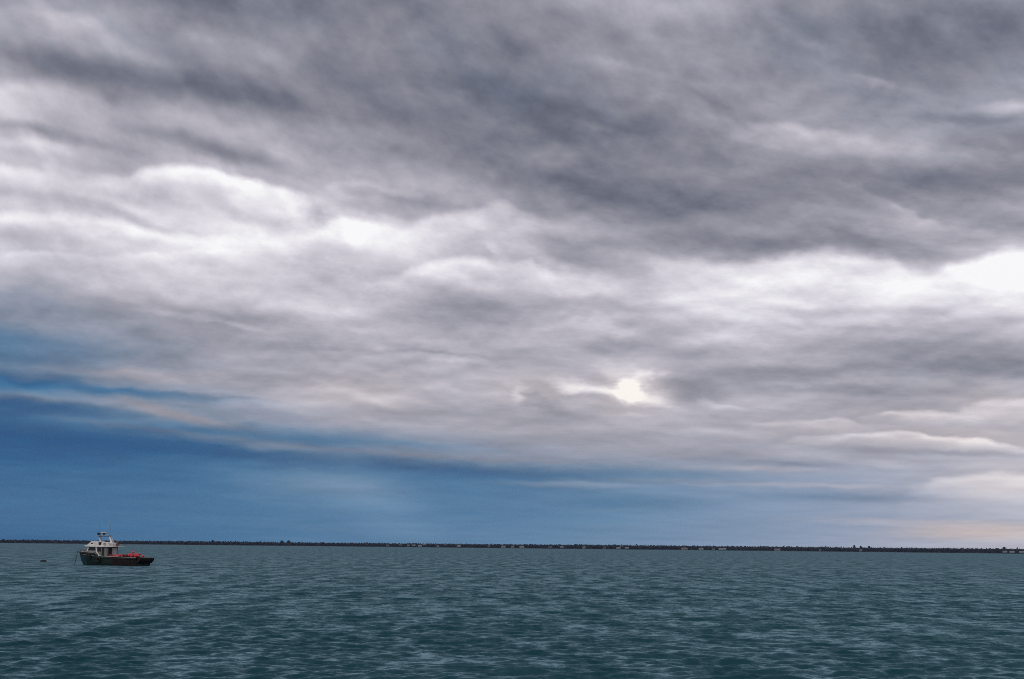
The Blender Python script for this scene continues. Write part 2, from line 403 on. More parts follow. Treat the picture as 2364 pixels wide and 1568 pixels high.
def empty(name, loc, rz=0):
    o = bpy.data.objects.new(name, None); COL.objects.link(o)
    o.location = loc; o.rotation_euler = (0, 0, rz); o.empty_display_size = 0.3
    return o
def copy_tree(o, parent=None):
    c = o.copy(); COL.objects.link(c); c.parent = parent
    for ch in [q for q in bpy.data.objects if q.parent == o]: copy_tree(ch, c)
    return c
def fbm1(x, seed, octs=4):
    r_ = np.random.default_rng(seed); out = 0; a = 1
    x = np.asarray(x, float)
    for _ in range(octs):
        out = out + a*np.sin(x*r_.uniform(.7,1.3) + r_.uniform(0, 6.28)); x = x*2.1; a *= .55
    return out/2

# ------------------------------------------------------------------ water
def ocean():
    fine = np.radians(np.linspace(-25, 25, 820))
    coarse = np.radians(np.linspace(25, 335, 92))[1:-1]
    th = np.concatenate([fine, coarse])
    dth = np.full(th.shape, 0.0); dth[:820] = fine[1]-fine[0]; dth[820:] = coarse[1]-coarse[0]
    r = [1.5]
    while r[-1] < 18: r.append(r[-1]*1.06)
    while r[-1] < 900: r.append(r[-1]*1.0028)
    while r[-1] < 7000: r.append(r[-1]*1.04)
    r = np.array(r); rr, tt = np.meshgrid(r, th, indexing='ij')
    X = rr*np.sin(tt); Y = rr*np.cos(tt)
    dr = np.gradient(r)[:, None]*np.ones_like(tt)
    sp = np.maximum(dr, rr*dth[None, :])          # local grid spacing
    Z = np.zeros_like(X); DX = np.zeros_like(X); DY = np.zeros_like(X)
    # patchiness: gusts make some areas rougher
    gust = 1 + .22*np.sin(X*.045+Y*.021+1.3)*np.sin(Y*.037-X*.018+.4) + .16*np.sin(X*.11-Y*.06)*np.sin(Y*.085+2)
    N = 96
    lam = np.exp(rng.uniform(math.log(.24), math.log(4.2), N))
    ang = rng.normal(R(-80), R(44), N)            # travelling roughly towards the viewer
    ph = rng.uniform(0, 2*math.pi, N)
    got = np.zeros_like(X); tot = 0
    for l, a, p in zip(lam, ang, ph):
        k = 2*math.pi/l
        slope = .040*min(1, (1.15/l)**.9)
        A = slope/k
        att0 = np.clip((l/sp - 2.2)/3.0, 0, 1); got += att0*slope**2; tot += slope**2
        att = att0*gust
        arg = k*(X*math.cos(a) + Y*math.sin(a)) + p
        Z += A*att*np.cos(arg)
        s_ = np.sin(arg)*A*att*.55
        DX -= s_*math.cos(a); DY -= s_*math.sin(a)
    loss = np.sqrt(np.clip(1 - got/tot, 0, 1))    # share of the wave slope the mesh is too coarse to carry
    X = X+DX; Y = Y+DY
    nr, nt = X.shape
    vs = np.stack([X, Y, Z], -1).reshape(-1, 3)
    i = np.arange(nr-1)[:, None]; j = np.arange(nt)[None, :]; j2 = (j+1) % nt
    f = np.stack([i*nt+j, i*nt+j2, (i+1)*nt+j2, (i+1)*nt+j], -1).reshape(-1, 4)
    # fan to close the middle
    me = bpy.data.meshes.new('water')
    c = len(vs); vs = np.vstack([vs, [[0, 0, 0]]])
    tri = np.array([[c, (q+1) % nt, q] for q in range(nt)])
    me.vertices.add(len(vs)); me.vertices.foreach_set('co', vs.astype(np.float32).ravel())
    loops = np.concatenate([f.ravel(), tri.ravel()]).astype(np.int32)
    me.loops.add(len(loops)); me.loops.foreach_set('vertex_index', loops)
    nq, ntq = len(f), len(tri)
    starts = np.concatenate([np.arange(nq)*4, nq*4 + np.arange(ntq)*3]).astype(np.int32)
    me.polygons.add(nq+ntq); me.polygons.foreach_set('loop_start', starts)
    me.polygons.foreach_set('use_smooth', np.ones(nq+ntq, bool))
    me.update(calc_edges=True); me.validate()
    at_ = me.attributes.new('unresolved', 'FLOAT', 'POINT')
    at_.data.foreach_set('value', np.concatenate([loss.ravel(), [1.0]]).astype(np.float32))
    o = bpy.data.objects.new('water', me); COL.objects.link(o)
    m = bpy.data.materials.new('sea water'); m.use_nodes = True
    h = G(m.node_tree); p = m.node_tree.nodes['Principled BSDF']
    pos = h.new('ShaderNodeNewGeometry')
    def mapped(sx, sy, rz=0):
        mp = h.new('ShaderNodeMapping'); h.put(mp.inputs[0], pos.outputs['Position'])
        mp.inputs['Rotation'].default_value = (0, 0, R(rz)); mp.inputs['Scale'].default_value = (sx, sy, 1)
        return mp.outputs[0]
    n1 = h.noise(mapped(4.6, 4.6, 12), 1.0, 6, 0.70, 0.2)     # ripples
    n2 = h.noise(mapped(.55, 1.0, -10), 1.0, 4, 0.6)            # wavelets, felt where the mesh is coarse
    def vsub(n, k):
        a = h.new('ShaderNodeVectorMath', operation='SUBTRACT'); h.put(a.inputs[0], n.outputs['Color']); a.inputs[1].default_value = (.5, .5, .5)
        b = h.new('ShaderNodeVectorMath', operation='MULTIPLY'); h.put(b.inputs[0], a.outputs[0]); b.inputs[1].default_value = (k*.8, k, 0)
        return b.outputs[0]
    s1 = h.new('ShaderNodeVectorMath', operation='ADD'); h.put(s1.inputs[0], vsub(n1, 1.45))
    ua = h.new('ShaderNodeAttribute', attribute_name='unresolved')
    vm = h.new('ShaderNodeVectorMath', operation='SCALE'); h.put(vm.inputs[0], vsub(n2, 1.8)); h.put(vm.inputs['Scale'], ua.outputs['Fac'])
    h.put(s1.inputs[1], vm.outputs[0])
    s2 = h.new('ShaderNodeVectorMath', operation='ADD'); h.put(s2.inputs[0], s1.outputs[0]); h.put(s2.inputs[1], pos.outputs['Normal'])
    s3 = h.new('ShaderNodeVectorMath', operation='NORMALIZE'); h.put(s3.inputs[0], s2.outputs[0])
    big = h.noise(mapped(.012, .02, 5), 1.0, 3, .5)
    body = h.mix(h.sstep(big.outputs['Fac'], .35, .65), (.006, .043, .058, 1), (.009, .052, .064, 1))
    # Fresnel from a gentler version of the ripples: the steep far sides of ripples are hidden by the near ones
    q1 = h.new('ShaderNodeVectorMath', operation='SCALE'); h.put(q1.inputs[0], s1.outputs[0]); q1.inputs['Scale'].default_value = .55
    q2 = h.new('ShaderNodeVectorMath', operation='ADD'); h.put(q2.inputs[0], q1.outputs[0]); h.put(q2.inputs[1], pos.outputs['Normal'])
    s4 = h.new('ShaderNodeVectorMath', operation='NORMALIZE'); h.put(s4.inputs[0], q2.outputs[0])
    gu = h.noise(mapped(.40, .08, 6), 1.0, 8, .72)             # cat's paws: patches of rougher, darker water
    df = h.new('ShaderNodeBsdfDiffuse'); h.put(df.inputs[0], body)
    gl = h.new('ShaderNodeBsdfGlossy'); gl.inputs['Color'].default_value = (.54, .80, .87, 1)
    h.put(gl.inputs['Roughness'], h.m('MULTIPLY_ADD', ua.outputs['Fac'],   .34, .11)); h.put(gl.inputs['Normal'], s3.outputs[0])
    fr = h.new('ShaderNodeFresnel'); fr.inputs['IOR'].default_value = 1.333; h.put(fr.inputs['Normal'], s4.outputs[0])
    mx = h.new('ShaderNodeMixShader'); h.put(mx.inputs[0], h.m('MULTIPLY', fr.outputs[0], h.m('MULTIPLY', h.m('MULTIPLY_ADD', ua.outputs['Fac'], -.26, .74), h.m('MULTIPLY_ADD', h.sstep(gu.outputs['Fac'], .41, .59), .92, .42))))
    m.node_tree.links.new(df.outputs[0], mx.inputs[1]); m.node_tree.links.new(gl.outputs[0], mx.inputs[2])
    m.node_tree.links.new(mx.outputs[0], m.node_tree.nodes['Material Output'].inputs[0]); m.node_tree.nodes.remove(p)
    me.materials.append(m)
    tag(o, 'choppy dark teal sea with short wind waves reflecting the grey sky', None, None, 'structure')
    return o
ocean()

# ------------------------------------------------------------------ far shore
SHORE = 3500.0
def coast_r(a): return SHORE + 90*float(fbm1(a*9, 3)) 
def coast_h(a):      # canopy height, lower to the left
    t = (a + .36)/.72
    return 7.9 + 4.1*max(0, min(1, t*1.3)) + .7 + .6*float(fbm1(a*26, 8))
land = MB()
A_ = np.linspace(-.62, .62, 700)
vs = []; 
for a in A_:
    r0 = coast_r(a)
    for dr_, z in ((0, -.6), (3, .7), (14, 1.5), (60, coast_h(a)*.80), (300, coast_h(a)*.84), (720, -1.0)):
        vs.append(((r0+dr_)*math.sin(a), (r0+dr_)*math.cos(a), z))
n6 = 6
fs = [(i*n6+j, (i+1)*n6+j, (i+1)*n6+j+1, i*n6+j+1) for i in range(len(A_)-1) for j in range(n6-1)]
land.add(vs, fs, True)
M_land = mat('shore grass and rock', (.014, .018, .024), .95, .5, .05)
lo = land.build('far_shore_land', M_land); tag(lo, 'low far shore land under the wood', None, None, 'structure')

def crown_mesh(mb, c, rx, rz, seed, nf=70, leaf=.9):
    """cloud of small tilted leaf clumps through an uneven crown volume"""
    q = random.Random(seed)
    for _ in range(nf):
        while True:
            p = Vector((q.uniform(-1,1), q.uniform(-1,1), q.uniform(-1,1)))
            if p.length < 1: break
        p = p*(.75+.25*q.random())
        p = Vector((p.x*rx, p.y*rx, p.z*rz)) + Vector(c)
        a = Vector((q.gauss(0,1), q.gauss(0,1), q.gauss(0,.7))).normalized()*leaf*q.uniform(.6,1.4)
        b = a.cross(Vector((q.gauss(0,1), q.gauss(0,1), q.gauss(0,1)))).normalized()*leaf*q.uniform(.5,1.1)
        mb.add([p-a-b, p+a-b*.6, p+a*.8+b, p-a*.7+b*.9], [(0,1,2,3)])
M_wood = mat('bare and evergreen wood', (.008, .012, .020), .95, .4, .02, col2=(.020, .018, .026))
wood = MB()
wq = random.Random(5)
step = 4.2/SHORE
a = -.60
while a < .60:
    if abs(a) > .40: da = step*2.2
    else: da = step
    for row, (dr_, hs, nf) in enumerate(((14, .62, 18), (30, .84, 22), (64, 1.0, 28))):
        aa = a + wq.uniform(-.5, .5)*da
        hh = coast_h(aa)*hs*wq.uniform(.985, 1.012)
        r0 = coast_r(aa) + dr_ + wq.uniform(-6, 6)
        g0 = 1.5 + dr_*.012
        w_ = 4.2 if abs(a) < .4 else 8
        hcr = hh*.52
        crown_mesh(wood, (r0*math.sin(aa), r0*math.cos(aa), hh - hcr), w_, hcr, wq.random(), nf, 1.7 if abs(a) < .4 else 3)
    a += da
wo_ = wood.build('far_wood', M_wood); tag(wo_, 'dark continuous wood along the far shore', 'wood', None, 'stuff')

# trees that stand clear of the wood
M_bark = mat('bark', (.05, .04, .035), .9, .4, 1.0)
M_ever = mat('evergreen foliage', (.022, .030, .026), .95, .4, .3)
def tall_tree(px, top, wid, seed, label):
    rr_ = coast_r(azv(px, 1262)[0]) + 60; top *= .86
    x, y = at_dist(px, rr_)
    t = empty('tall_tree', (x, y, 2.0)); tag(t, label, 'tree', 'trees standing clear of the far wood')
    k = MB(); k.tube([(0,0,0), (.1,0,top*.5), (0,.1,top*.9)], [.45,.3,.1], 6)
    q = random.Random(seed)
    for j in range(5):
        z = top*(.45+.1*j); an = q.uniform(0,6.28); k.tube([(0,0,z), (math.cos(an)*wid*.7, math.sin(an)*wid*.7, z+1.2)], [.14,.04], 5)
    k.build('trunk', M_bark, t)
    c = MB()
    crown_mesh(c, (0,0,top*.82), wid, top*.17, seed, 90, .8)
    crown_mesh(c, (wid*.5,0,top*.66), wid*.8, top*.12, seed+1, 40, .8)
    crown_mesh(c, (-wid*.6,0,top*.60), wid*.8, top*.10, seed+2, 40, .8)
    c.build('crown', M_ever, t)
tall_tree(1972, 17.5, 2.6, 21, 'tallest round-topped tree rising above the far wood on the right')
tall_tree(1987, 15.6, 2.3, 22, 'slim tree just right of the tallest tree above the far wood')
tall_tree(2006, 15.0, 3.4, 23, 'broad low tree, third of the trees right of the tallest on the far shore')
tall_tree(650, 13.6, 4.2, 24, 'wide crown rising above the wood at the left end of the long dark shore')
tall_tree(666, 13.8, 4.0, 25, 'wide crown close beside the left one above the dark shore wood')
tall_tree(490, 12.8, 2.6, 26, 'small crown above the wood, nearest tree to the right of the boat')
tall_tree(2318, 15.6, 4.6, 27, 'broad crown above the wood near the right edge of the photo')

# houses on the far shore
HC = {'white': (.27, .27, .28), 'grey': (.17, .18, .19), 'cream': (.32, .29, .25), 'pink': (.32, .23, .22)}
M_h = {k: mat(k + ' house wall', c, .8, .12, .5) for k, c in HC.items()}
M_roof = {'dark': mat('dark roof', (.07, .07, .08), .9), 'pale': mat('pale roof', (.20, .21, .22), .8)}
M_pane = mat('dark glass', (.02, .025, .03), .15, .2, 1)
def make_house(wc, rc):
    t = empty('shore_house', (0,0,0))
    MB().box((0,0,1.7), (9,6.5,3.4)).build('wall', M_h[wc], t)
    rf = MB(); rf.add([(-4.9,-3.7,3.402),(4.9,-3.7,3.402),(4.9,3.7,3.402),(-4.9,3.7,3.402),(-4.9,0,5.6),(4.9,0,5.6)],
                      [(3,2,1,0),(0,1,5,4),(2,3,4,5),(1,2,5),(3,0,4)])
    r_ = rf.build('roof', M_roof[rc], t)
    MB().box((2.2,.6,5.7), (.8,.8,1.3)).build('chimney', M_h['grey'], r_)
    for wx_ in (-3, -1, 3):
        MB().box((wx_, -3.27, 2.0), (1.0,.08,1.1)).build('window', M_pane, t)
    MB().box((1.1, -3.27, 1.1), (.95,.08,2.1)).build('door', M_roof['dark'], t)
    return t
HOUSES = [  # photo column (2646 wide), wall, roof, width factor, setback, label
 (1002,'grey','dark',.8,14,'grey house on the far shore, leftmost of all the houses'),
 (1034,'grey','dark',.9,24,'grey house second from the left on the far shore'),
 (1055,'cream','dark',.7,20,'small cream house third from the left on the far shore'),
 (1070,'white','dark',.8,30,'white house fourth from the left in the shore village'),
 (1085,'white','pale',1.1,14,'wide white house with pale roof, fifth from the left in the village'),
 (1097,'grey','pale',.7,36,'small grey house right of the wide white one in the village'),
 (1132,'white','dark',.7,16,'small white house with dark roof in the middle of the village'),
 (1150,'grey','dark',.8,30,'grey house in the right half of the shore village'),
 (1186,'cream','pale',1.0,16,'cream house with pale roof at the right end of the village'),
 (1263,'grey','dark',.6,18,'tiny grey house alone between the village and mid shore'),
 (1301,'white','pale',1.1,14,'wide white house left of the middle of the far shore'),
 (1325,'grey','pale',.8,14,'grey house with pale roof at the middle of the far shore'),
 (1348,'cream','pale',1.1,14,'wide cream house just right of the middle of the far shore'),
 (1422,'grey','dark',.9,14,'grey low house by the water, right of the middle houses'),
 (1452,'grey','pale',.9,14,'grey house with pale roof near the shoreline centre right'),
 (1509,'white','pale',.8,14,'small white waterside house by itself, centre right'),
 (1562,'grey','dark',.8,16,'dark roofed grey house left of the white pair'),
 (1598,'white','pale',1.0,12,'white house of a pair standing close together, lower one'),
 (1605,'white','dark',.7,44,'small white house set back higher in the wood behind the pair'),
 (1620,'grey','pale',.9,14,'grey house with pale roof right beside the white pair'),
 (1768,'pink','pale',1.6,12,'long pinkish house on the far shore, right half'),
 (1812,'white','pale',1.2,12,'white house between the pink house and the long white house'),
 (1843,'grey','dark',.8,14,'small grey house just left of the long white house'),
 (1867,'white','pale',1.9,12,'longest white building on the far shore'),
 (2009,'white','pale',1.5,12,'bright white house standing alone on the wooded right shore'),
 (2120,'white','dark',.6,20,'tiny white house alone, left of the tallest tree'),
 (2224,'grey','pale',.7,12,'tiny grey boathouse low at the water beneath the tallest trees'),
 (2596,'grey','pale',1.0,14,'grey house, left one of three at the right edge of the photo'),
 (2615,'cream','pale',1.1,12,'cream house, middle one of three at the right edge'),
 (2639,'white','pale',1.0,12,'white house at the far right edge of the photo'),
]
protos = {}
for sx_, wc, rc, wf, back_, label in HOUSES:
    if (wc, rc) in protos: hse = copy_tree(protos[(wc, rc)])
    else: hse = make_house(wc, rc); protos[(wc, rc)] = hse
    px = sx_*PW/2646; aa = azv(px, 1262)[0]
    rr_ = coast_r(aa) + (back_-8 if back_ < 20 else back_*.45)
    hse.location = (rr_*math.sin(aa), rr_*math.cos(aa), 1.3 + (back_-12)*.12)
    hse.rotation_euler = (0, 0, -aa + random.uniform(-.3, .3)); hse.scale = (wf, 1, .8)
    tag(hse, label, 'house', 'houses along the far shore')

# ------------------------------------------------------------------ fishing boat
BTH = R(22)
bx, by = at_dist(0, 1)  # placeholder, replaced below
BD = 242.0
d0 = ray(256.6, 1304)   # the middle of the boat at its waterline
BXY = (d0.x/d0.y*BD, BD)
BS = 1.14
boat = empty('fishing_boat', (BXY[0], BXY[1], 0), math.pi - BTH)
boat.scale = (BS,)*3
tag(boat, 'dark green fishing boat with white wheelhouse and radar arch, moored at the left', 'fishing boat')

M_hull = mat('weathered green-black hull paint', (.007, .019, .019), .6, .4, 2.2, col2=(.017, .025, .019), streak=(1, 1, .25), spec=.2)
M_bowp = mat('faded blue-green paint', (.010, .036, .052), .5, .4, 2.0, streak=(1,1,.3))
M_stern = mat('rust-stained black stern paint', (.008,.007,.007), .7, .3, 3, col2=(.020,.009,.008), spec=.2)
M_black = mat('black rubber', (.008, .008, .009), .75, .3, 4)
M_white = mat('off-white gelcoat', (.70, .68, .66), .4, .14, 1.6, col2=(.55,.52,.49), streak=(1,1,.3))
M_dirty = mat('stained grey-white paint', (.20, .195, .18), .6, .35, 2.4, col2=(.11,.10,.09), streak=(1,1,.25))
M_strake = mat('pale timber rail', (.36, .36, .34), .6, .3, 3)
M_glass = mat('tinted wheelhouse glass', (.012, .018, .024), .08, .2, 1)
M_deck = mat('worn deck boards', (.10, .09, .08), .8, .4, 3)
M_steel = mat('galvanised steel', (.22, .23, .24), .45, .3, 5, metal=.6)
M_rust = mat('rusty steel', (.16, .07, .045), .8, .5, 5)
M_navy = mat('navy canvas', (.012, .02, .06), .8, .3, 4)
M_red = mat('red lifebuoy plastic', (.50, .10, .08), .5, .2, 4)
M_dome = mat('grey radome', (.40, .42, .44), .35, .1, 2)

# stations: x, half beam at deck, half beam at waterline, sheer z, keel depth
ST = [(-5.70,1.80,1.55,1.22,-.55),(-5.0,1.86,1.66,1.22,-.6),(-3.5,1.93,1.78,1.24,-.7),(-1.5,1.95,1.80,1.28,-.8),
      (.0,1.95,1.76,1.33,-.85),(.9,1.94,1.68,1.38,-.85),(1.5,1.92,1.58,1.60,-.85),(1.75,1.90,1.54,1.86,-.85),(2.6,1.80,1.28,1.88,-.8),
      (3.6,1.52,.84,1.91,-.7),(4.4,1.14,.32,1.95,-.5),(4.95,.74,.03,1.99,-.1),(5.5,.34,.0,2.02,.75),(5.82,.03,.0,2.05,1.7)]
SEC = [0.0, .3, .62, .86, 1.0]
def section(st):
    x, bd, bw, zs, zk = st
    pts = [(x, 0, zk)]
    if zk < 0: pts += [(x, bw*.62, zk*.55), (x, bw, 0)]
    else: pts += [(x, bd*.2, zk+(zs-zk)*.2), (x, bd*.4, zk+(zs-zk)*.42)]
    z1 = pts[-1][2]; b1 = pts[-1][1]
    for f in (.35, .68, 1.0): pts.append((x, b1+(bd-b1)*(f**.8), z1+(zs-z1)*f))
    return pts                      # keel .. gunwale, 6 points
hull = MB(); vs = []; fs = []
for st in ST:
    s_ = section(st); row = [(x, -y, z) for x, y, z in s_[::-1]] + s_[1:]
    vs += row
n = 11
for i in range(len(ST)-1):
    fs += [(i*n+j, i*n+j+1, (i+1)*n+j+1, (i+1)*n+j) for j in range(n-1)]
fs.append(tuple(range(n)))          # transom
hull.add(vs, fs, True)
hl = hull.build('hull', M_hull, boat)
so_ = hl.modifiers.new('thickness', 'SOLIDIFY'); so_.thickness = .06; so_.offset = -1
# counter at the stern: overhanging upper block above the transom
MB().prism([(-5.66,1.24),(-6.34,1.14),(-6.26,.78),(-5.86,.40),(-5.66,.36)][::-1], -1.72, 1.66).build('stern_platform', M_stern, boat, .03)
# deck
dk = MB(); vs = []
for (x, bd, bw, zs, zk) in ST[:-1]:
    z = .74 if x < 1.4 else 1.62
    b_ = max(.02, bd*.93)
    vs += [(x, -b_, z), (x, b_, z)]
dk.add(vs, [(2*i, 2*i+2, 2*i+3, 2*i+1) for i in range(len(ST)-2)])
dk.build('deck', M_deck, boat)
# rails and strakes, port and starboard
def strake(name, m_, x0, x1, drop, rr0, out=.02):
    for sgn in (1, -1):
        pts = []
        for k in range(25):
            x = x0 + (x1-x0)*k/24
            for a_, b_ in zip(ST[:-1], ST[1:]):
                if a_[0] <= x <= b_[0] + 1e-6:
                    t = (x-a_[0])/(b_[0]-a_[0]); zs = a_[3]+(b_[3]-a_[3])*t
                    bd = a_[1]+(b_[1]-a_[1])*t; bw = a_[2]+(b_[2]-a_[2])*t
                    fz = max(0, (zs-drop)/zs)
                    y = bw+(bd-bw)*fz**.8
                    pts.append((x, sgn*(y+out), zs-drop)); break
        MB().tube(pts, rr0, 8).build(name, m_, boat)
strake('gunwale_rail', M_strake, -5.7, .9, -.01, .045)
strake('foredeck_rail', M_strake, 1.75, 5.8, -.01, .05)
strake('rubbing_strake', M_black, 1.6, 5.6, .16, .10)
strake('painted_stripe', M_dirty, 1.7, 4.3, .42, .07, -.035)
strake('lower_strake', M_black, -5.7, 1.2, .22, .06)
# bow plating patch with blue paint on the flare
bp = MB(); vs = []
for st in ST[9:]:
    s_ = section(st)[1:5]; 
    vs += [(x+.0, y+.012, z) for x, y, z in s_] 
bp.add(vs, [(i*4+j, i*4+j+1, (i+1)*4+j+1, (i+1)*4+j) for i in range(len(ST)-10) for j in range(3)], True)
bo = bp.build('bow_paint', M_bowp, boat)
for sg in (1, -1):              # darker, rust-stained plating over the stern quarter
    sp = MB(); vs = []
    for st in ST[:4]:
        vs += [(x, sg*(y+.012), z) for x, y, z in section(st)[2:6]]
    fs = [(i*4+j, i*4+j+1, (i+1)*4+j+1, (i+1)*4+j) for i in range(3) for j in range(3)]
    sp.add(vs, fs if sg < 0 else [f[::-1] for f in fs], True)
    sp.build('stern_plating', M_stern, boat)
# wheelhouse lower: wall sides raked at the front
WZ0, WZ1, WY = .74, 2.68, 1.20
wh = MB()
outer = [(-.16,WZ0),(-.16,WZ1),(3.35,WZ1),(3.95,2.02),(4.05,1.62),(1.5,1.62),(1.5,WZ0)]
wh.prism(outer, -WY, WY)
wh.build('wheelhouse', M_dirty, boat, .02)
def panel(name, m_, x0, x1, z0, z1, y, th=.05, parent=boat, slant=0):
    b = MB().prism([(x0,z0),(x1,z0),(x1-slant,z1),(x0,z1)], y-th/2, y+th/2).build(name, m_, parent, .01)
    return b
for sg in (1, -1):
    y = sg*(WY+.012)
    w_ = panel('window_frame', M_white, 1.72, 3.62, 2.02, 2.70, y, .04, boat, .30)
    panel('pane', M_glass, 1.90, 3.38, 2.12, 2.64, sg*(WY+.040), .03, w_, .22)
    w_ = panel('window_frame', M_dirty, .92, 1.66, 1.96, 2.68, y, .04)
    panel('pane', M_glass, 1.0, 1.60, 2.02, 2.62, sg*(WY+.040), .03, w_)
    MB().prism([(1.98,2.72),(1.74,2.72),(1.66,2.05),(1.30,1.62),(1.02,1.36),(1.36,1.36),(1.70,1.78),(1.86,2.05)][::-1], sg*(WY+.085)-.03, sg*(WY+.085)+.03).build('pillar', M_white, boat, .01)
    d_ = panel('side_door', M_black, .42, .84, .80, 2.60, sg*(WY+.012), .05)
    MB().box((.48, sg*(WY+.055), 1.65), (.03,.04,.12)).build('door_handle', M_steel, d_)
# windscreen panes on the raked front
for yy in (-.78, 0, .78):
    q0, q1 = Vector((3.93,0,2.08)), Vector((3.40,0,2.64)); nrm = Vector((.75,0,.66)).normalized()*.03
    vs = [q0+Vector((0,yy-.34,0)), q0+Vector((0,yy+.34,0)), q1+Vector((0,yy+.34,0)), q1+Vector((0,yy-.34,0))]
    MB().hexa([v-nrm for v in vs], [v+nrm for v in vs]).build('windscreen_pane', M_glass, boat)
# aft face: door and panels
ad = MB().box((-.19, .62, 1.66), (.06,.62,1.72)).build('aft_door', M_black, boat)
MB().box((-.19, -.35, 1.72), (.05,1.05,1.7)).build('aft_panel', M_white, boat)
# roof brow
rf = MB()
rf.prism([(-1.40,2.72),(-1.40,2.78),(3.80,2.90),(3.92,2.74),(2.2,2.66),(.9,2.64)][::-1], -1.42, 1.42)
rf.build('roof', M_white, boat, .02)
# flybridge coaming
fb = MB()
fb.prism([(3.72,2.86),(2.92,3.46),(2.5,3.55),(1.95,3.36),(1.0,3.40),(.35,3.32),(-.1,3.30),(-.42,2.80)], -1.2, 1.2)
fbo = fb.build('flybridge', M_white, boat, .04)
panel('opening', M_black, 1.02, 1.50, 2.98, 3.36, 1.215, .04, fbo)
panel('lip', M_white, .92, 1.60, 3.38, 3.46, 1.235, .08, fbo)
panel('vent', M_black, 2.52, 2.86, 3.12, 3.26, 1.215, .04, fbo)
# radar arch: raked legs with a hardtop across
for sg in (1, -1):
    y0 = sg*.16
    MB().prism([(2.50,4.42),(2.28,4.42),(2.10,3.95),(1.58,2.95),(2.02,2.95),(2.22,3.9)], y0-.05, y0+.05).build('arch_leg', M_white, boat, .015)
    MB().prism([(.62,4.32),(.40,4.32),(.05,3.75),(-.42,2.85),(.02,2.85),(.32,3.7)], y0-.05, y0+.05).build('arch_leg', M_white, boat, .015)
MB().box((1.45, 0, 4.38), (2.2, .9, .07)).build('hardtop', M_dome, boat, .02)
MB().box((1.42, 0, 4.26), (1.75, 1.0, .10)).build('awning', M_navy, boat)
def lamp(x, y, z):
    s_ = MB().lathe([(.05,-.14),(.13,-.10),(.15,0),(.13,.10),(.05,.14)], (x,y,z), 14, Matrix.Rotation(R(90),3,'Y'))
    s_.tube([(x,y,z-.25),(x,y,z-.1)], .03)
    return s_.build('searchlight', M_black, boat)
lamp(2.45, .25, 4.60); lamp(2.05, .42, 4.60); lamp(1.28, .42, 4.62)
MB().lathe([(.10,-.18),(.12,-.02),(.42,0),(.50,.06),(.50,.16),(.40,.26),(.15,.30)], (1.62,-.1,4.60), 24).build('radar_dome', M_dome, boat)
for xx, yy, top in ((2.55,.0,6.8),(.45,.1,6.7)):
    MB().tube([(xx,yy,4.35),(xx-.05,yy,5.6),(xx-.1,yy,top)], [.024,.018,.012], 6).build('whip_antenna', M_steel, boat)
# aft roof gear
MB().lathe([(.10,0),(.10,.10),(.17,.14),(.18,.24),(.10,.32),(.02,.34)], (-.85,.9,2.79), 14).build('antenna_dome', M_white, boat)
MB().prism([(-1.28,2.80),(-1.12,2.80),(-1.36,3.52),(-1.62,3.50),(-1.58,2.82)], .55, .68).build('hauler_bracket', M_rust, boat)
MB().tube([(-.5,1.1,2.8),(-.5,1.1,3.1),(-1.55,1.1,3.08),(-1.55,1.1,2.8)], .022).build('roof_rail', M_steel, boat)
MB().tube([(-.5,-1.1,2.8),(-.5,-1.1,3.1),(-1.55,-1.1,3.08),(-1.55,-1.1,2.8)], .022).build('roof_rail', M_steel, boat)
# bow gear: roller, post, lamp, rail
MB().prism([(5.7,2.02),(6.2,2.10),(6.25,2.18),(5.5,2.16)], -.14, .14).build('bow_roller', M_steel, boat)
MB().tube([(5.0,.0,1.6),(5.0,.0,2.42)], .07).build('mooring_post', M_black, boat)
MB().lathe([(.05,0),(.09,.03),(.09,.22),(.04,.28)], (4.72,.25,2.12), 12).build('deck_lamp', M_strake, boat)
MB().tube([(5.75,.12,2.1),(5.95,.1,2.5),(5.0,.72,2.48),(4.2,1.15,2.42)], .018).build('pulpit_rail', M_steel, boat)
MB().tube([(5.75,-.12,2.1),(5.95,-.1,2.5),(5.0,-.72,2.48),(4.2,-1.15,2.42)], .018).build('pulpit_rail', M_steel, boat)
for sg in (1,-1):
    for xx, yy in ((4.95,.74),(4.25,1.13)):
        MB().tube([(xx,sg*yy,1.9),(xx,sg*yy,2.47)], .016).build('rail_post', M_steel, boat)
# hauling gear on the aft deck
MB().lathe([(.25,-.3),(.25,-.25),(.10,-.22),(.10,.22),(.25,.25),(.25,.3)], (-.9,.9,1.35), 16, Matrix.Rotation(R(90),3,'X')).build('net_hauler', M_rust, boat)
MB().tube([(-.9,.9,1.2),(-.9,.9,.72)], .08).build('hauler_post', M_rust, boat)

def boat_point(x, y, z):
    c, s_ = math.cos(math.pi-BTH), math.sin(math.pi-BTH)
    x *= BS; y *= BS; z *= BS
    return (BXY[0]+c*x-s_*y, BXY[1]+s_*x+c*y, z)
# anchor chain from the bow roller
ch = MB(); p0 = Vector(boat_point(6.2,0,2.08)); p1 = Vector(boat_point(6.68,.05,-.5))
for k in range(36):
    p = p0.lerp(p1, k/35) + Vector((0,0,-.08*math.sin(math.pi*k/35)))
    d = (p1-p0).normalized(); rt = d.to_track_quat('X','Z').to_matrix() @ (Matrix.Rotation(R(90)*(k%2),3,'X'))
    ch.torus(p, .07, .028, rt, 10, 6)
co = ch.build('anchor_chain', M_steel); tag(co, 'dark chain hanging from the bow of the fishing boat into the water', 'chain')

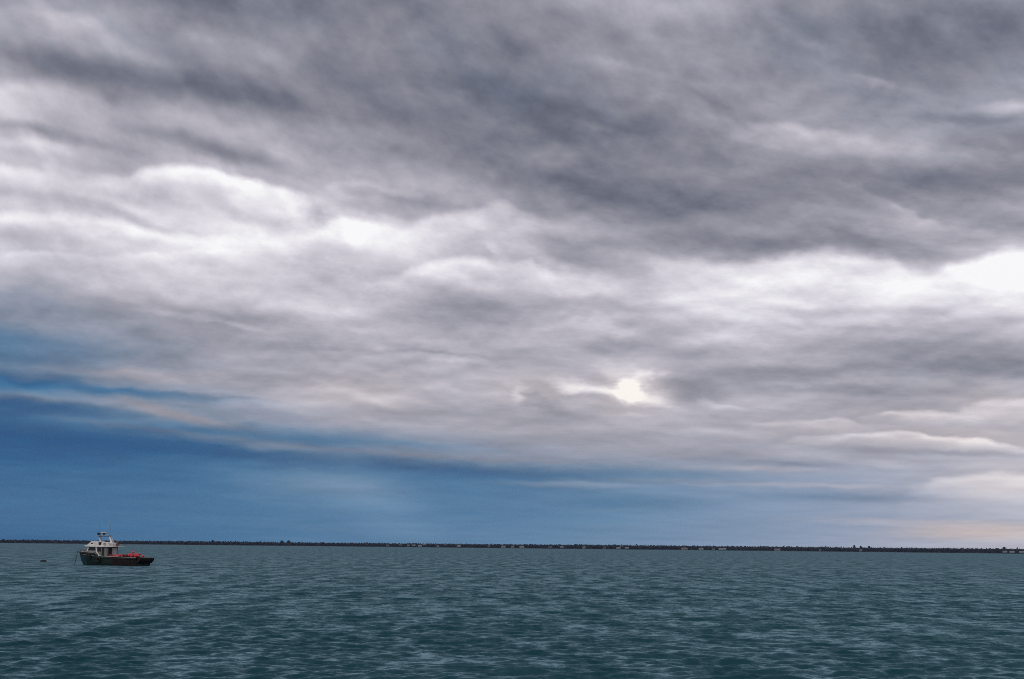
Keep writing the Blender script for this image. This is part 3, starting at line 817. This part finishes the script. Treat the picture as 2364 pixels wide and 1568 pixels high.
# tyre fenders hung on the port side
def tyre(x, z, label, rr0=.30):
    for a_, b_ in zip(ST[:-1], ST[1:]):
        if a_[0] <= x <= b_[0]: t = (x-a_[0])/(b_[0]-a_[0]); zs=a_[3]+(b_[3]-a_[3])*t; bd = a_[1]+(b_[1]-a_[1])*t
    y = bd + .10
    e = empty('tyre_fender', boat_point(x, y, z), math.pi-BTH); tag(e, label, 'tyre', 'tyre fenders on the boat')
    MB().torus((0,0,0), rr0, .11, Matrix.Rotation(R(84),3,'X'), 24, 10).build('tyre', M_black, e)
    MB().tube([(0,-.02,rr0-.08),(0,-.02,max(.1, zs-z+.05))], .02).build('lashing', M_strake, e)
tyre(2.62, 1.36, 'black tyre fender hung below the wheelhouse window of the fishing boat')
tyre(.75, .86, 'black tyre fender hung amidships, low on the green hull', .34)

# floats piled on the aft deck
M_f = [mat('red float', (.55,.025,.03), .4, .2, 4), mat('orange red float', (.58,.05,.035), .4, .2, 4),
       mat('dark red float', (.22,.018,.018), .5, .3, 4), mat('pink red float', (.66,.07,.12), .4, .2, 4)]
def float_mesh(mi, r_):
    b = MB(); prof = [(r_*.12,-r_)] + [(r_*math.sin(math.pi*k/10), -r_*math.cos(math.pi*k/10)) for k in range(1,10)] + [(r_*.2, r_*1.0), (r_*.2, r_*1.18), (r_*.12, r_*1.25)]
    b.lathe(prof, (0,0,0), 14)
    b.torus((0,0,r_*1.34), r_*.12, r_*.05, Matrix.Rotation(R(90),3,'X'), 8, 5)
    return b
fproto = []
for mi in range(4):
    o = float_mesh(mi, .21).build('float', M_f[mi]); fproto.append(o)
usedp = [False]*4
placed = []
def put_float(x, y, z, mi, label, sc=1.0, grp='red floats heaped on the aft deck'):
    if not usedp[mi]: o = fproto[mi]; usedp[mi] = True
    else: o = fproto[mi].copy(); COL.objects.link(o)
    o.location = boat_point(x, y, z)
    o.rotation_euler = (random.uniform(-1.4,1.4), random.uniform(-1.4,1.4), random.uniform(0,6.28)); o.scale = (sc,)*3
    tag(o, label, 'float', grp); placed.append((x,y,z))
fq = random.Random(17)
names = {0:'round red float in the heap on the aft deck of the fishing boat',1:'orange-red float in the heap on the aft deck of the fishing boat',
         2:'dark red float in the heap on the aft deck of the fishing boat',3:'pinkish red float in the heap on the aft deck of the fishing boat'}
def s2x(S, y): return -((S-1080)/158 + .375*y)/.927
for S in range(1120, 1990, 24):       # the row along the port bulwark
    y = fq.uniform(1.0, 1.5)
    hz = 1.42 if S > 1230 else 1.36
    if 1850 < S < 1900: continue
    if S > 1900: continue
    mi = 2 if S < 1230 else fq.choice((0,0,1,1,2,3))
    put_float(s2x(S, y), y, hz + fq.uniform(-.06,.10), mi, names[mi], fq.uniform(.85,1.05))
for S in range(1560, 1850, 30):       # higher heap near the stern
    y = fq.uniform(.3, 1.0); mi = fq.choice((0,1,1,3))
    put_float(s2x(S, y), y, 1.60 + fq.uniform(-.05,.08), mi, names[mi], fq.uniform(.85,1.0))
for S in range(1260, 1800, 40):       # the middle of the deck
    y = fq.uniform(-.8, .6); mi = fq.choice((0,1,2,3))
    put_float(s2x(S, y), y, 1.34 + fq.uniform(-.1,.1), mi, names[mi], fq.uniform(.85,1.05))
put_float(s2x(1665, .6), .6, 1.98, 3, 'topmost pink-red float on the peak of the heap at the stern')
put_float(s2x(1955, 1.2), 1.2, 1.46, 3, 'pink float alone at the stern corner, apart from the heap', .95)
put_float(s2x(1100, 1.4), 1.4, 1.46, 1, 'small orange float nearest the wheelhouse, at the fore end of the heap', .7)
# fish tubs on the deck carry the heap
M_tub = mat('grey fish tub', (.16,.17,.18), .6, .2, 3)
tubs = [(-1.6,.85,'grey fish tub nearest the wheelhouse, under the first red floats'),(-3.0,.7,'grey fish tub in the middle of the aft deck under the red floats'),(-4.4,.6,'grey fish tub nearest the stern, under the highest floats')]
tb0 = None
for x, y, lb in tubs:
    if tb0 is None:
        b = MB(); b.box((0,0,.03), (1.1,1.5,.06))
        for sx_ in (-1,1): b.box((sx_*.53,0,.27), (.05,1.5,.42))
        for sy_ in (-1,1): b.box((0,sy_*.73,.27), (1.01,.05,.42))
        tb0 = b.build('fish_tub', M_tub); o = tb0
    else: o = tb0.copy(); COL.objects.link(o)
    o.location = boat_point(x, y-.2, .745); o.rotation_euler = (0,0,math.pi-BTH)
    tag(o, lb, 'tub', 'fish tubs on the aft deck')
M_teal = mat('teal plastic', (.03,.22,.20), .5, .2, 3)
b = MB().lathe([(.20,0),(.24,.02),(.25,.35),(.24,.38),(.25,.42),(.24,.78),(.20,.80),(.08,.81)], (0,0,0), 18).build('plastic_drum', M_teal)
b.location = boat_point(.62, 1.55, .76); tag(b, 'teal plastic drum standing by the wheelhouse side door', 'drum')
# lifebuoy hung on the flybridge side
e = MB().torus((0,0,0), .17, .05, Matrix.Rotation(R(90),3,'X'), 22, 8).build('lifebuoy', M_red)
e.location = boat_point(.42, 1.26, 3.10); e.rotation_euler = (0,0,math.pi-BTH)
tag(e, 'faded red lifebuoy hung on the white flybridge side', 'lifebuoy')

# ------------------------------------------------------------------ dark mooring buoy to the left
d1 = ray(100, 1297); t1 = CAM_Z/-d1.z
mbx, mby = d1.x*t1, d1.y*t1
e = empty('mooring_buoy', (mbx, mby, -.1)); tag(e, 'low black mooring buoy floating left of the fishing boat', 'buoy')
MB().lathe([(.20,-.30),(.50,-.26),(.60,-.05),(.60,.16),(.54,.30),(.38,.38),(.12,.42)], (0,0,.05), 26).build('buoy_body', M_black, e)
MB().torus((0,0,.56), .11, .03, Matrix.Rotation(R(90),3,'X'), 14, 6).build('ring', M_rust, e)

# ------------------------------------------------------------------ haze: even, pale air out to the far shore
hz = MB().box((0, 3600, 148), (9000, 9000, 304)).build('haze', M_white)
hz.data.materials.clear(); hm = bpy.data.materials.new('pale sea air'); hm.use_nodes = True
hn = hm.node_tree; hn.nodes.remove(hn.nodes['Principled BSDF'])
pv = hn.nodes.new('ShaderNodeVolumePrincipled'); pv.inputs['Color'].default_value = (.45, .66, 1.0, 1)
pv.inputs['Density'].default_value = 2.4e-5; pv.inputs['Anisotropy'].default_value = 0.0
hn.links.new(pv.outputs[0], hn.nodes['Material Output'].inputs['Volume'])
hz.data.materials.append(hm); hz['kind'] = 'stuff'; hz['label'] = 'thin even pale haze over the sea'
SC.cycles.volume_bounces = 0
